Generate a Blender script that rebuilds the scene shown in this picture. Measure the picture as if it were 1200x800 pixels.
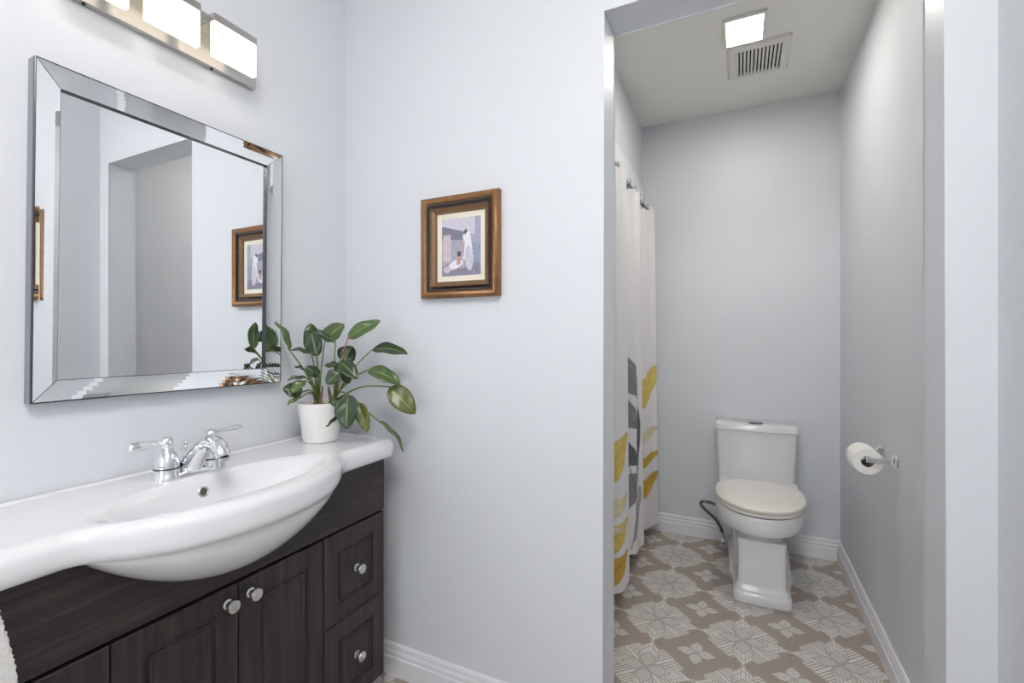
import bpy, bmesh, math, random
from mathutils import Vector, Matrix, noise
S = bpy.context.scene
for o in list(bpy.data.objects): bpy.data.objects.remove(o)
R = math.radians
PI = math.pi
random.seed(7)

# ---------------------------------------------------------------- camera, world, lights, exposure
cam_data = bpy.data.cameras.new('camera')
cam_data.sensor_width = 36.0
cam_data.lens = 549.2122 * 36.0 / 1200.0
cam_data.shift_y = -5.9 / 1200.0
cam_data.clip_start = 0.02
cam = bpy.data.objects.new('camera', cam_data)
cam.location = (0, 0, 1.1795)
cam.rotation_euler = (R(90), 0, R(25.8391))
S.collection.objects.link(cam)
S.camera = cam

world = bpy.data.worlds.new('world'); S.world = world
world.use_nodes = True
world.node_tree.nodes['Background'].inputs[0].default_value = (0.80, 0.88, 1.0, 1)
WORLD_STRENGTH = 2.2
world.node_tree.nodes['Background'].inputs[1].default_value = WORLD_STRENGTH

S.view_settings.view_transform = 'Standard'
S.view_settings.look = 'None'
S.view_settings.gamma = 1.0
S.view_settings.use_curve_mapping = False
S.view_settings.exposure = 0.0

VANITY_GLOW = 1.4
PANEL_GLOW = 88.0
WINDOW_FILL_POWER = 26.0  # strength of the added window fill
ADDED_OPAL_GLOW = 32.0  # glow of the added flush light

def area(name, loc, rot, sx, sy, power, color, parent=None):
    l = bpy.data.lights.new(name, 'AREA'); l.shape = 'RECTANGLE'; l.size = sx; l.size_y = sy
    l.energy = power; l.color = color
    o = bpy.data.objects.new(name, l); S.collection.objects.link(o)
    o.location = loc; o.rotation_euler = rot
    if parent: o.parent = parent
    return o
# added area light filling the room from the made-up window behind the camera
area('added_window_fill', (-0.42, -1.68, 1.5), (R(90), 0, 0), 1.0, 1.15, WINDOW_FILL_POWER, (0.88, 0.94, 1.0))

# ---------------------------------------------------------------- materials
def srgb(r, g, b):
    f = lambda c: (c/255/12.92) if c/255 <= 0.04045 else ((c/255+0.055)/1.055)**2.4
    return (f(r), f(g), f(b), 1)

def mat(name, col, rough=0.5, metal=0.0, spec=0.5, emit=None, estr=0, coat=0.0, bump=0.0, bscale=300, sss=0.0, var=0.0, vscale=20):
    m = bpy.data.materials.new(name); m.use_nodes = True
    nt = m.node_tree; b = nt.nodes['Principled BSDF']
    b.inputs['Base Color'].default_value = col
    b.inputs['Roughness'].default_value = rough
    b.inputs['Metallic'].default_value = metal
    b.inputs['Specular IOR Level'].default_value = spec
    b.inputs['Coat Weight'].default_value = coat
    b.inputs['Coat Roughness'].default_value = 0.05
    if emit:
        b.inputs['Emission Color'].default_value = emit
        b.inputs['Emission Strength'].default_value = estr
    if bump or var:
        tc = nt.nodes.new('ShaderNodeTexCoord')
        if bump:
            n = nt.nodes.new('ShaderNodeTexNoise'); n.inputs['Scale'].default_value = bscale
            n.inputs['Detail'].default_value = 3
            nt.links.new(tc.outputs['Object'], n.inputs['Vector'])
            bp = nt.nodes.new('ShaderNodeBump'); bp.inputs['Strength'].default_value = bump
            bp.inputs['Distance'].default_value = 0.001
            nt.links.new(n.outputs['Fac'], bp.inputs['Height'])
            nt.links.new(bp.outputs['Normal'], b.inputs['Normal'])
        if var:
            n = nt.nodes.new('ShaderNodeTexNoise'); n.inputs['Scale'].default_value = vscale
            n.inputs['Detail'].default_value = 5
            nt.links.new(tc.outputs['Object'], n.inputs['Vector'])
            mx = nt.nodes.new('ShaderNodeMix'); mx.data_type = 'RGBA'
            mx.inputs['A'].default_value = tuple(c*(1-var) for c in col[:3]) + (1,)
            mx.inputs['B'].default_value = tuple(min(1, c*(1+var)) for c in col[:3]) + (1,)
            nt.links.new(n.outputs['Fac'], mx.inputs['Factor'])
            nt.links.new(mx.outputs['Result'], b.inputs['Base Color'])
    return m

def attr_mat(name, attr, rough=0.8, bump=0.0, bscale=900, trans=0.0):
    m = mat(name, (0.8, 0.8, 0.8, 1), rough, bump=bump, bscale=bscale, spec=0.25)
    nt = m.node_tree
    a = nt.nodes.new('ShaderNodeAttribute'); a.attribute_name = attr
    b = nt.nodes['Principled BSDF']
    nt.links.new(a.outputs['Color'], b.inputs['Base Color'])
    return m

def wood(name, grain):
    """dark espresso wood, grain = (sx, sy, sz) noise scales"""
    m = bpy.data.materials.new(name); m.use_nodes = True
    nt = m.node_tree; b = nt.nodes['Principled BSDF']
    tc = nt.nodes.new('ShaderNodeTexCoord')
    mp = nt.nodes.new('ShaderNodeMapping'); mp.inputs['Scale'].default_value = grain
    nt.links.new(tc.outputs['Object'], mp.inputs['Vector'])
    n = nt.nodes.new('ShaderNodeTexNoise'); n.inputs['Scale'].default_value = 1.0
    n.inputs['Detail'].default_value = 6; n.inputs['Roughness'].default_value = 0.65
    n.inputs['Distortion'].default_value = 0.4
    nt.links.new(mp.outputs['Vector'], n.inputs['Vector'])
    cr = nt.nodes.new('ShaderNodeValToRGB')
    e = cr.color_ramp.elements
    e[0].position = 0.33; e[0].color = srgb(28, 24, 27)
    e[1].position = 0.70; e[1].color = srgb(70, 53, 51)
    k = e.new(0.50); k.color = srgb(43, 36, 38)
    nt.links.new(n.outputs['Fac'], cr.inputs['Fac'])
    nt.links.new(cr.outputs['Color'], b.inputs['Base Color'])
    b.inputs['Roughness'].default_value = 0.42
    bp = nt.nodes.new('ShaderNodeBump'); bp.inputs['Strength'].default_value = 0.12; bp.inputs['Distance'].default_value = 0.0006
    nt.links.new(n.outputs['Fac'], bp.inputs['Height']); nt.links.new(bp.outputs['Normal'], b.inputs['Normal'])
    return m

WALL = mat('wall_paint', srgb(222, 225, 230), 0.42, spec=0.35, bump=0.05, bscale=260)
CEIL = mat('ceiling_paint', srgb(238, 236, 231), 0.8, bump=0.05)
TRIM = mat('trim_paint', srgb(236, 236, 240), 0.35, spec=0.5)
PORC = mat('porcelain', srgb(234, 234, 237), 0.10, spec=0.6, coat=0.4)
SEATM = mat('seat_plastic', srgb(238, 234, 227), 0.22)
CHROME = mat('chrome', (0.86, 0.87, 0.89, 1), 0.05, 1.0)
NICKEL = mat('satin_nickel', (0.62, 0.61, 0.60, 1), 0.26, 1.0)
BRUSH = mat('brushed_nickel', (0.50, 0.49, 0.475, 1), 0.22, 1.0)
MIRROR = mat('mirror_glass', (0.93, 0.945, 0.955, 1), 0.0, 1.0)
BEVELM = mat('bevelled_mirror_glass', (0.91, 0.93, 0.94, 1), 0.0, 1.0)
MEDGE = mat('mirror_edge', srgb(58, 60, 68), 0.25, 0.3)
MSIDE = mat('mirror_side', srgb(150, 152, 160), 0.3, 0.6)
BLACK = mat('black_rubber', (0.012, 0.012, 0.014, 1), 0.4)
DARKHOLE = mat('dark_slot', (0.02, 0.02, 0.02, 1), 0.8)
WOOD_H = wood('espresso_wood_horizontal_grain', (60, 3.0, 60))
WOOD_V = wood('espresso_wood_vertical_grain', (60, 60, 3.0))
DARKWOOD = mat('cabinet_inside', srgb(30, 26, 28), 0.6)
POT = mat('white_glazed_pot', srgb(240, 238, 234), 0.45)
SOIL = mat('potting_soil', srgb(84, 66, 50), 0.95, bump=1.0, bscale=120, var=0.5, vscale=90)
STEM = mat('leaf_stalk', srgb(112, 128, 66), 0.45, var=0.25, vscale=40)
STEMR = mat('reddish_leaf_stalk', srgb(150, 98, 62), 0.5, var=0.2, vscale=40)
def leafmat(name, c, var): 
    return mat(name, c, 0.28, spec=0.5, var=var, vscale=28)
LEAF_A = leafmat('leaf_deep_green', srgb(44, 66, 40), 0.35)
LEAF_B = leafmat('leaf_mid_green', srgb(74, 98, 54), 0.30)
LEAF_C = leafmat('leaf_olive', srgb(92, 98, 44), 0.35)
VEIN = mat('leaf_midrib', srgb(146, 160, 92), 0.4)
GOLD = mat('aged_gold_wood', srgb(140, 100, 60), 0.36, 0.35, var=0.45, vscale=45)
BROWN = mat('dark_brown_wood', srgb(58, 46, 42), 0.4, var=0.2, vscale=60)
CARVED = mat('carved_bronze_wood', srgb(128, 98, 70), 0.4, 0.3, bump=1.0, bscale=420, var=0.45, vscale=160)
CREAM = mat('cream_mount', srgb(238, 231, 214), 0.8)
PAPER = mat('toilet_paper', srgb(246, 244, 240), 0.95, bump=0.3, bscale=500)
CARD = mat('cardboard_core', srgb(150, 138, 125), 0.9)
HOSE = mat('braided_hose', srgb(108, 104, 100), 0.4, 0.6, bump=1.0, bscale=900)
TUBM = mat('bathtub_enamel', srgb(240, 240, 240), 0.15)
PLASTIC = mat('white_plastic', srgb(226, 224, 218), 0.45)
TOWELM = mat('terry_cloth', srgb(244, 243, 241), 0.95, bump=1.0, bscale=380)
GLOW = mat('frosted_glass_lit', (0.9, 0.88, 0.85, 1), 0.3, emit=(1.0, 0.90, 0.74, 1), estr=VANITY_GLOW)
PANEL = mat('led_panel_lit', (0.9, 0.88, 0.85, 1), 0.4, emit=(1.0, 0.955, 0.875, 1), estr=PANEL_GLOW)
OPAL = mat('added_light_opal_glass', (0.9, 0.9, 0.9, 1), 0.4, emit=(1.0, 0.96, 0.92, 1), estr=ADDED_OPAL_GLOW)
GLASS = bpy.data.materials.new('window_glass'); GLASS.use_nodes = True
_b = GLASS.node_tree.nodes['Principled BSDF']
_b.inputs['Transmission Weight'].default_value = 1.0; _b.inputs['Roughness'].default_value = 0.25; _b.inputs['IOR'].default_value = 1.45

# small expression builder for the floor tile shader
class X:
    nt = None
    def __init__(s, sock): s.s = sock
    @staticmethod
    def op(o, *a):
        n = X.nt.nodes.new('ShaderNodeMath'); n.operation = o
        for i, v in enumerate(a):
            if isinstance(v, X): X.nt.links.new(v.s, n.inputs[i])
            else: n.inputs[i].default_value = v
        return X(n.outputs[0])
    def __add__(s, o): return X.op('ADD', s, o)
    def __radd__(s, o): return X.op('ADD', o, s)
    def __sub__(s, o): return X.op('SUBTRACT', s, o)
    def __rsub__(s, o): return X.op('SUBTRACT', o, s)
    def __mul__(s, o): return X.op('MULTIPLY', s, o)
    def __rmul__(s, o): return X.op('MULTIPLY', o, s)
def xmin(a, b): return X.op('MINIMUM', a, b)
def xmax(a, b): return X.op('MAXIMUM', a, b)
def xabs(a): return X.op('ABSOLUTE', a)
def step(a, w=0.012):     # 1 where a > 0, soft edge
    n = X.op('MULTIPLY_ADD', a, 1.0/w, 0.5); n.s.node.use_clamp = True; return n
def mixc(f, a, b):
    n = X.nt.nodes.new('ShaderNodeMix'); n.data_type = 'RGBA'
    X.nt.links.new(f.s, n.inputs['Factor'])
    for k, v in (('A', a), ('B', b)):
        if isinstance(v, tuple): n.inputs[k].default_value = v
        else: X.nt.links.new(v, n.inputs[k])
    return n.outputs['Result']

def tile_material():
    m = bpy.data.materials.new('patterned_floor_tile'); m.use_nodes = True
    nt = m.node_tree; X.nt = nt; b = nt.nodes['Principled BSDF']
    g = nt.nodes.new('ShaderNodeNewGeometry'); sp = nt.nodes.new('ShaderNodeSeparateXYZ')
    nt.links.new(g.outputs['Position'], sp.inputs[0])
    P = 0.3145
    cx = (X(sp.outputs[0]) - 0.0135) * (1/P) + 20.5
    cy = (X(sp.outputs[1]) - 2.030) * (1/P) + 20.5
    px = xabs(X.op('FRACT', cx) - 0.5); py = xabs(X.op('FRACT', cy) - 0.5)
    u = xmax(px, py); v = xmin(px, py)
    d = (u + v) * 0.7071; e = (u - v) * 0.7071
    arm = xmin((0.487 - u) * 0.72 - v, 0.125 - v)
    lobe = xmin(xmin(0.190 - e, 0.388 - d), (0.515 - d) * 1.0 - e * 0.8)
    medal = xmax(arm, lobe)
    conn = 0.034 - (xabs(u - 0.5) + v * 0.9)
    # inner flower of four petals, each petal an elongated hexagon along the axes
    def petal(uu, vv, r0, r1, w):
        return xmin(xmin((uu - r0) * 0.9 - vv, (r1 - uu) * 0.8 - vv), w - vv)
    inner = petal(u, v, 0.0, 0.275, 0.085)
    line1 = 0.009 - xabs(inner)
    halo = petal(u, v, 0.02, 0.40, 0.11)
    line2 = 0.006 - xabs(halo)
    line3 = 0.005 - xabs(arm - lobe * 1.0)
    # small flower in the middle of each taupe field
    qx = 0.5 - px; qy = 0.5 - py
    fu = xmax(qx, qy); fv = xmin(qx, qy)
    flower = petal(fu, fv, 0.006, 0.215, 0.066)
    # hatching
    st_a = step(X.op('SINE', v * 190.0) - 0.1, 0.9)
    st_e = step(X.op('SINE', e * 170.0) - 0.1, 0.9)
    st_i = step(X.op('SINE', u * 200.0) - 0.3, 1.2)
    nz = nt.nodes.new('ShaderNodeTexNoise'); nz.inputs['Scale'].default_value = 60; nz.inputs['Detail'].default_value = 4
    nt.links.new(g.outputs['Position'], nz.inputs['Vector'])
    N = X(nz.outputs['Fac'])
    taupe = mixc(N, srgb(160, 147, 136), srgb(178, 166, 156))
    light = srgb(228, 227, 224); mid = srgb(180, 173, 165); soft = srgb(202, 198, 192)
    ink = srgb(150, 148, 146)
    lob = mixc(st_e, mid, light)
    armc = mixc(st_a, soft, light)
    isarm = step(arm - lobe)
    body = mixc(isarm, lob, armc)
    inn = mixc(st_i, srgb(198, 194, 187), srgb(214, 211, 205))
    body = mixc(step(inner), body, inn)
    lines = xmax(step(line1, 0.008), step(line2, 0.006))
    body = mixc(lines * 0.6, body, ink)
    col = mixc(step(medal), taupe, body)
    col = mixc(step(conn), col, soft)
    fl = mixc(st_i * 0.0 + step(X.op('SINE', fv * 210.0 + fu * 100.0), 1.4), srgb(196, 193, 187), light)
    col = mixc(step(flower), col, fl)
    # fine grout joint through the taupe fields (tile edges)
    gr = 0.0035 - xabs(0.5 - px); gr2 = 0.0035 - xabs(0.5 - py)
    col = mixc(step(xmax(gr, gr2), 0.004) * 0.35, col, srgb(120, 112, 106))
    nt.links.new(col, b.inputs['Base Color'])
    b.inputs['Roughness'].default_value = 0.45
    return m
TILE = tile_material()

# ---------------------------------------------------------------- mesh helpers
def wloc(o):
    v = Vector((0, 0, 0))
    while o is not None: v += o.location; o = o.parent
    return v
def build(name, verts, faces, m, parent=None, smooth=None, mats=None, fmat=None):
    off = wloc(parent)
    me = bpy.data.meshes.new(name)
    me.from_pydata([tuple(Vector(v) - off) for v in verts], [], faces)
    for k in (mats or [m]): me.materials.append(k)
    if fmat: me.polygons.foreach_set('material_index', fmat)
    bm = bmesh.new(); bm.from_mesh(me)
    bmesh.ops.recalc_face_normals(bm, faces=bm.faces); bm.to_mesh(me); bm.free()
    if smooth is not None:
        me.polygons.foreach_set('use_smooth', [True]*len(me.polygons))
        me.set_sharp_from_angle(angle=R(smooth))
    me.update()
    o = bpy.data.objects.new(name, me); S.collection.objects.link(o)
    if parent: o.parent = parent
    return o
def from_bm(name, bm, m, parent=None, smooth=None):
    bm.verts.ensure_lookup_table()
    bm.verts.index_update()
    vs = [v.co.copy() for v in bm.verts]; fs = [[v.index for v in f.verts] for f in bm.faces]
    bm.free()
    return build(name, vs, fs, m, parent, smooth)
def empty(name, loc):
    o = bpy.data.objects.new(name, None); o.empty_display_size = 0.05
    S.collection.objects.link(o); o.location = loc
    return o
def tag(o, label, cat, group=None):
    o['label'] = label; o['category'] = cat
    if group: o['group'] = group
    return o
def struct(o): o['kind'] = 'structure'; return o

class MB:
    def __init__(s): s.v = []; s.f = []
    def add(s, vs, fs):
        n = len(s.v); s.v += [Vector(v) for v in vs]; s.f += [[i+n for i in f] for f in fs]; return s
    def box(s, x0, x1, y0, y1, z0, z1, bev=0.0, seg=2):
        bm = bmesh.new()
        bmesh.ops.create_cube(bm, size=1)
        for v in bm.verts:
            v.co = Vector((x0+(v.co.x+.5)*(x1-x0), y0+(v.co.y+.5)*(y1-y0), z0+(v.co.z+.5)*(z1-z0)))
        if bev: bmesh.ops.bevel(bm, geom=list(bm.edges), offset=bev, segments=seg, profile=0.5, affect='EDGES')
        bm.verts.index_update()
        s.add([v.co.copy() for v in bm.verts], [[v.index for v in f.verts] for f in bm.faces]); bm.free(); return s
    def loft(s, rings, cap0=True, cap1=True, closed=True):
        n = len(rings[0]); base = len(s.v)
        for r in rings: s.v += [Vector(p) for p in r]
        for i in range(len(rings)-1):
            for j in range(n if closed else n-1):
                a = base+i*n+j; b = base+i*n+(j+1) % n
                s.f.append([a, b, b+n, a+n])
        if cap0: s.f.append(list(range(base, base+n))[::-1])
        if cap1: s.f.append([base+(len(rings)-1)*n+j for j in range(n)])
        return s
    def lathe(s, prof, n=32, loc=(0,0,0), axis='Z', cap0=True, cap1=True):
        loc = Vector(loc); rings = []
        for r, h in prof:
            ring = []
            for k in range(n):
                a = 2*PI*k/n; c, d = r*math.cos(a), r*math.sin(a)
                p = {'Z': (c, d, h), 'X': (h, c, d), 'Y': (d, h, c)}[axis]
                ring.append(loc + Vector(p))
            rings.append(ring)
        return s.loft(rings, cap0, cap1)
    def tube(s, pts, rad, n=10, sub=6, flat=None):
        pts = [Vector(p) for p in pts]
        if sub > 1 and len(pts) > 2:
            rr = rad if isinstance(rad, (list, tuple)) else [rad]*len(pts)
            P, Q = [], []
            for i in range(len(pts)-1):
                p0 = pts[max(i-1, 0)]; p1 = pts[i]; p2 = pts[i+1]; p3 = pts[min(i+2, len(pts)-1)]
                for k in range(sub):
                    t = k/sub
                    P.append(0.5*((2*p1)+(p2-p0)*t+(2*p0-5*p1+4*p2-p3)*t*t+(3*p1-p0-3*p2+p3)*t**3))
                    Q.append(rr[i]*(1-t)+rr[i+1]*t)
            P.append(pts[-1]); Q.append(rr[-1]); pts, rad = P, Q
        if not isinstance(rad, (list, tuple)): rad = [rad]*len(pts)
        ref = Vector((0, 0, 1)) if abs((pts[-1]-pts[0]).normalized().z) < 0.9 else Vector((1, 0, 0))
        rings = []
        for i, p in enumerate(pts):
            t = (pts[min(i+1, len(pts)-1)] - pts[max(i-1, 0)]).normalized()
            a = t.cross(ref).normalized(); b = a.cross(t).normalized()
            ring = []
            for k in range(n):
                g = 2*PI*k/n
                fx = flat if flat else 1.0
                ring.append(p + a*math.cos(g)*rad[i] + b*math.sin(g)*rad[i]*fx)
            rings.append(ring)
        return s.loft(rings)
    def prism_x(s, poly, x0, x1):   # polygon of (y, z) extruded along x
        n = len(poly)
        vs = [(x0, y, z) for y, z in poly] + [(x1, y, z) for y, z in poly]
        fs = [list(range(n))[::-1], list(range(n, 2*n))] + [[i, (i+1) % n, (i+1) % n + n, i+n] for i in range(n)]
        return s.add(vs, fs)
    def prism_y(s, poly, y0, y1):   # polygon of (x, z) extruded along y
        n = len(poly)
        vs = [(x, y0, z) for x, z in poly] + [(x, y1, z) for x, z in poly]
        fs = [list(range(n))[::-1], list(range(n, 2*n))] + [[i, (i+1) % n, (i+1) % n + n, i+n] for i in range(n)]
        return s.add(vs, fs)
    def build(s, name, m, parent=None, smooth=None): return build(name, s.v, s.f, m, parent, smooth)

def rect_rings(M, prof, w, h, frame):
    """mitred frame: prof = [(inset, height)]; frame(a, b, c) -> world point"""
    rings = []
    for ins, ht in prof:
        a0, a1, b0, b1 = -w/2+ins, w/2-ins, -h/2+ins, h/2-ins
        rings.append([frame(a0, b0, ht), frame(a1, b0, ht), frame(a1, b1, ht), frame(a0, b1, ht)])
    return M.loft(rings, False, False)

# ---------------------------------------------------------------- room shell
XA, XR_, YB, YB2, YE, ZC = -1.315, 0.478, 1.30, 1.4265, 2.967, 2.4726
XL, XJ, ZO = -0.3436, 0.3954, 2.0978
YK = -1.60
struct(MB().box(XA-.1, XR_+.1, YK-.1, YE+.1, -0.1, 0.0).build('floor', TILE))
struct(MB().box(XA-.1, XR_+.1, YK-.1, YE+.1, ZC, ZC+.1).build('ceiling', CEIL))
struct(MB().box(XA-.1, XA, YK-.1, YE+.1, 0, ZC).build('wall_left', WALL))
struct(MB().box(XR_, XR_+.1, YK-.1, YE+.1, 0, ZC).build('wall_right', WALL))
struct(MB().box(XA, XR_, YE, YE+.1, 0, ZC).build('wall_back', WALL))
# wall with the opening to the toilet room
def opening_wall():
    bm = bmesh.new()
    pts = [(XA, 0), (XL, 0), (XL, ZO), (XJ, ZO), (XJ, 0), (XR_, 0), (XR_, ZC), (XA, ZC)]
    fr = [bm.verts.new((x, YB, z)) for x, z in pts]; bk = [bm.verts.new((x, YB2, z)) for x, z in pts]
    bm.faces.new(fr); bm.faces.new(bk[::-1])
    n = len(pts)
    for i in range(n): bm.faces.new((fr[i], fr[(i+1) % n], bk[(i+1) % n], bk[i]))
    edges = []
    for a, b in ((1, 2), (2, 3), (3, 4)):
        for L in (fr, bk):
            edges.append(bm.edges.get((L[a], L[b])))
    bmesh.ops.bevel(bm, geom=edges, offset=0.003, segments=2, profile=0.5, affect='EDGES')
    bmesh.ops.triangulate(bm, faces=[f for f in bm.faces if len(f.verts) > 4])
    return from_bm('wall_middle', bm, WALL, None, 25)
struct(opening_wall())
# boxed-in soffit over the bathtub
struct(MB().box(XA, -0.538, YB2, YE, 2.118, ZC).build('wall_soffit', WALL))
struct(MB().box(-.556, -.532, YB2, YE, 1.968, 2.112, .002).build('trim_1', TRIM))
# wall behind the camera, with an unseen window added to light the room
wx0, wx1, wz0, wz1 = -0.92, 0.08, 0.95, 2.05
def window_wall():
    M = MB()
    M.box(XA, wx0, YK-.1, YK, 0, ZC); M.box(wx1, XR_, YK-.1, YK, 0, ZC)
    M.box(wx0, wx1, YK-.1, YK, 0, wz0); M.box(wx0, wx1, YK-.1, YK, wz1, ZC)
    return M.build('wall_front', WALL)
struct(window_wall())
wn = struct(empty('added_window', ((wx0+wx1)/2, YK, wz0)))
M = MB()
rect_rings(M, [(0, -.04), (0, .015), (.05, .015), (.05, -.04), (0, -.04)], wx1-wx0, wz1-wz0, lambda a, b, c: ((wx0+wx1)/2+a, YK-.03+c, (wz0+wz1)/2+b))
M.build('window_frame', TRIM, wn)
MB().box((wx0+wx1)/2-.02, (wx0+wx1)/2+.02, YK-.06, YK-.02, wz0+.05, wz1-.05).build('mullion', TRIM, wn)
MB().box(wx0+.05, wx1-.05, YK-.05, YK-.044, wz0+.05, wz1-.05).build('pane', GLASS, wn)

# skirting boards: stepped moulded profile (thickness, height)
BP = [(0, 0), (.015, 0), (.015, .062), (.0135, .0645), (.0105, .0655), (.0115, .070), (.0120, .080), (.0085, .0855), (.0075, .090), (.0095, .0935), (.0095, .097), (.0080, .0985), (.0085, .102), (.0050, .107), (0, .107)]
def skirting(name, p0, p1, nrm, m0=0, m1=0):
    p0, p1, n = Vector(p0), Vector(p1), Vector(nrm); t = (p1-p0).normalized()
    r0 = [p0 + n*a + t*(a*m0) + Vector((0, 0, h)) for a, h in BP]
    r1 = [p1 + n*a - t*(a*m1) + Vector((0, 0, h)) for a, h in BP]
    M = MB().loft([r0, r1]); return struct(M.build(name, TRIM, None, 20))
skirting('baseboard_back', (-0.538, YE, 0), (XR_, YE, 0), (0, -1, 0), 0, 1)
skirting('baseboard_right', (XR_, YB2, 0), (XR_, YE, 0), (-1, 0, 0), 0, 1)
skirting('baseboard_middle', (XA, YB, 0), (XL, YB, 0), (0, -1, 0), 0, 0)
skirting('baseboard_side', (XR_, YK, 0), (XR_, YB, 0), (-1, 0, 0), 0, 0)

# ---------------------------------------------------------------- bathtub in the alcove (behind the curtain)
tub = tag(empty('bathtub', (-.93, 2.2, 0)), 'white bathtub hidden behind the leaf-patterned shower curtain', 'bathtub')
tx0, tx1, ty0, ty1 = XA+.002, -.575, YB2+.002, YE-.002
def rrect(x0, x1, y0, y1, r, z, n=8):
    out = []
    for cx, cy, a0 in ((x1-r, y1-r, 0), (x0+r, y1-r, 90), (x0+r, y0+r, 180), (x1-r, y0+r, 270)):
        for k in range(n+1):
            a = R(a0+90*k/n); out.append((cx+r*math.cos(a), cy+r*math.sin(a), z))
    return out
M = MB().loft([rrect(tx0, tx1, ty0, ty1, .015, 0), rrect(tx0, tx1, ty0, ty1, .015, .36), rrect(tx0+.01, tx1-.01, ty0+.01, ty1-.01, .02, .38),
               rrect(tx0+.07, tx1-.07, ty0+.08, ty1-.10, .14, .38), rrect(tx0+.09, tx1-.09, ty0+.11, ty1-.14, .14, .34), rrect(tx0+.14, tx1-.14, ty0+.2, ty1-.3, .12, .08)])
M.build('tub_shell', TUBM, tub, 35)
MB().lathe([(0.001, .081), (.028, .081), (.03, .084), (.001, .086)], 20, ((tx0+tx1)/2, ty0+.35, 0)).build('drain', CHROME, tub, 40)

# ---------------------------------------------------------------- shower curtain, rings, rod
RODX, RODZ = -.497, 1.950
rod = tag(MB().lathe([(.028, YB2+.001), (.028, YB2+.008), (.0125, YB2+.02), (.0125, YE-.02), (.028, YE-.008), (.028, YE-.001)], 20, (RODX, 0, RODZ), 'Y').build('curtain_rod', TRIM, None, 40),
          'white rod across the tub alcove carrying the shower curtain', 'curtain rod')
CW = srgb(231, 230, 231)
def sdf_leaf(y, z, cy, cz, L, W, ang):
    ca, sa = math.cos(ang), math.sin(ang)
    a = (y-cy)*ca + (z-cz)*sa; b = -(y-cy)*sa + (z-cz)*ca
    t = a/(L/2)
    if abs(t) >= 1: return -1, 0
    h = W/2*(1-t*t)**0.75*(1-.25*t)
    return (h-abs(b)), b
PALE = srgb(232, 224, 190)
YEL, YEL2, GR, GRD, GRL = srgb(226, 202, 112), srgb(214, 176, 78), srgb(146, 146, 150), srgb(112, 112, 118), srgb(186, 186, 190)
PRINT = []
for k in (-1, 0):       # print repeats along the curtain
    o = k*.74
    for ya, za, yb, zb_, W, c in ((1.87, .50, 2.075, .76, .13, YEL), (1.88, .38, 2.075, .49, .075, PALE), (1.87, .21, 2.075, .39, .10, YEL), (1.87, .07, 2.07, .25, .10, YEL2), (1.90, .33, 2.06, .36, .03, PALE),
                                 (2.20, 1.17, 2.43, .86, .13, GR), (2.18, .94, 2.40, .72, .14, GR), (2.16, .72, 2.40, .54, .14, GRD), (2.425, .84, 2.405, .44, .055, GRD),
                                 (2.17, .54, 2.29, .22, .10, GR), (2.38, .50, 2.27, .26, .11, GR), (2.44, .42, 2.37, .16, .05, GRL), (2.20, .30, 2.28, .10, .045, GRL), (2.34, .22, 2.28, .09, .04, GRL),
                                 (2.68, .74, 2.84, 1.02, .10, YEL), (2.67, .56, 2.84, .66, .06, PALE), (2.68, .42, 2.85, .52, .05, YEL2), (2.68, .24, 2.83, .40, .08, YEL2)):
        cy, cz, L, a = (ya+yb)/2, (za+zb_)/2, math.hypot(yb-ya, zb_-za), math.atan2(zb_-za, yb-ya)
        if k == 0 or cy+o < 1.80: PRINT.append((cy+o, cz, L, W, a, c))
def curtain_color(y, z):
    c = list(CW[:3]); 
    g = noise.noise(Vector((y*40, z*40, 0)))*.5+.5
    for cy, cz, L, W, a, k in PRINT:
        if abs(y-cy) > .2 or abs(z-cz) > .2: continue
        d, b = sdf_leaf(y, z, cy, cz, L, W, a)
        if d > -.002:
            f = min(1, (d+.002)/.004)
            w = .80 + .28*g*(0.6+0.4*min(1, abs(b)/(W/2)))
            if d < .006: w *= .86
            if abs(b) < .0022: w *= .8
            for i in range(3): c[i] = c[i]*(1-f) + min(1, k[i]*w)*f
    # thin stalk linking the grey leaves
    for k in (-2, -1, 0, 1):
        s = 2.33+k*.74 + .05*math.sin(z*5)
        if .12 < z < .75 and abs(y-s) < .0025: c = [c[i]*.25 + GRD[i]*.75 for i in range(3)]
    return c
def curtain():
    y0, y1, zt, zb = 1.445, 2.948, 1.922, .095
    NU, NV = 520, 380
    vs, cols, fs = [], [], []
    for j in range(NV+1):
        tz = j/NV
        for i in range(NU+1):
            u = i/NU; y = y0 + (y1-y0)*u
            ph = 2*PI*(y-2.075)/.372
            amp = .030 + .012*tz
            x = -.492 + amp*math.cos(ph + .25*math.sin(ph)) + .010*math.cos(2.3*ph+1.0+.6*tz) + .008*math.sin(5.0*ph+.5)*(1-.35*tz) + .004*math.sin(9*ph)*(1-.6*tz) + .012*tz
            zz = zb + .012*math.sin(ph*1.0+.6) + .01*math.sin(ph*.37)
            yy = y + .014*math.sin(2*ph)*(.6+.4*tz)
            z = zt - (zt-zz)*tz
            if tz < .02: z -= .006*(1-math.cos(2*PI*(y-1.47)/.124))*(1-tz/.02)
            vs.append((x, min(yy, 2.955), z)); cols.append(curtain_color(y, z))
    for j in range(NV):
        for i in range(NU):
            a = j*(NU+1)+i; fs.append([a, a+1, a+NU+2, a+NU+1])
    o = build('shower_curtain', vs, fs, attr_mat('printed_curtain_fabric', 'print', .85, bump=.25, bscale=1400), None, 180)
    at = o.data.color_attributes.new('print', 'FLOAT_COLOR', 'POINT')
    at.data.foreach_set('color', [q for c in cols for q in (c[0], c[1], c[2], 1.0)])
    md = o.modifiers.new('thickness', 'SOLIDIFY'); md.thickness = .0012; md.offset = 0
    return o
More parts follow.
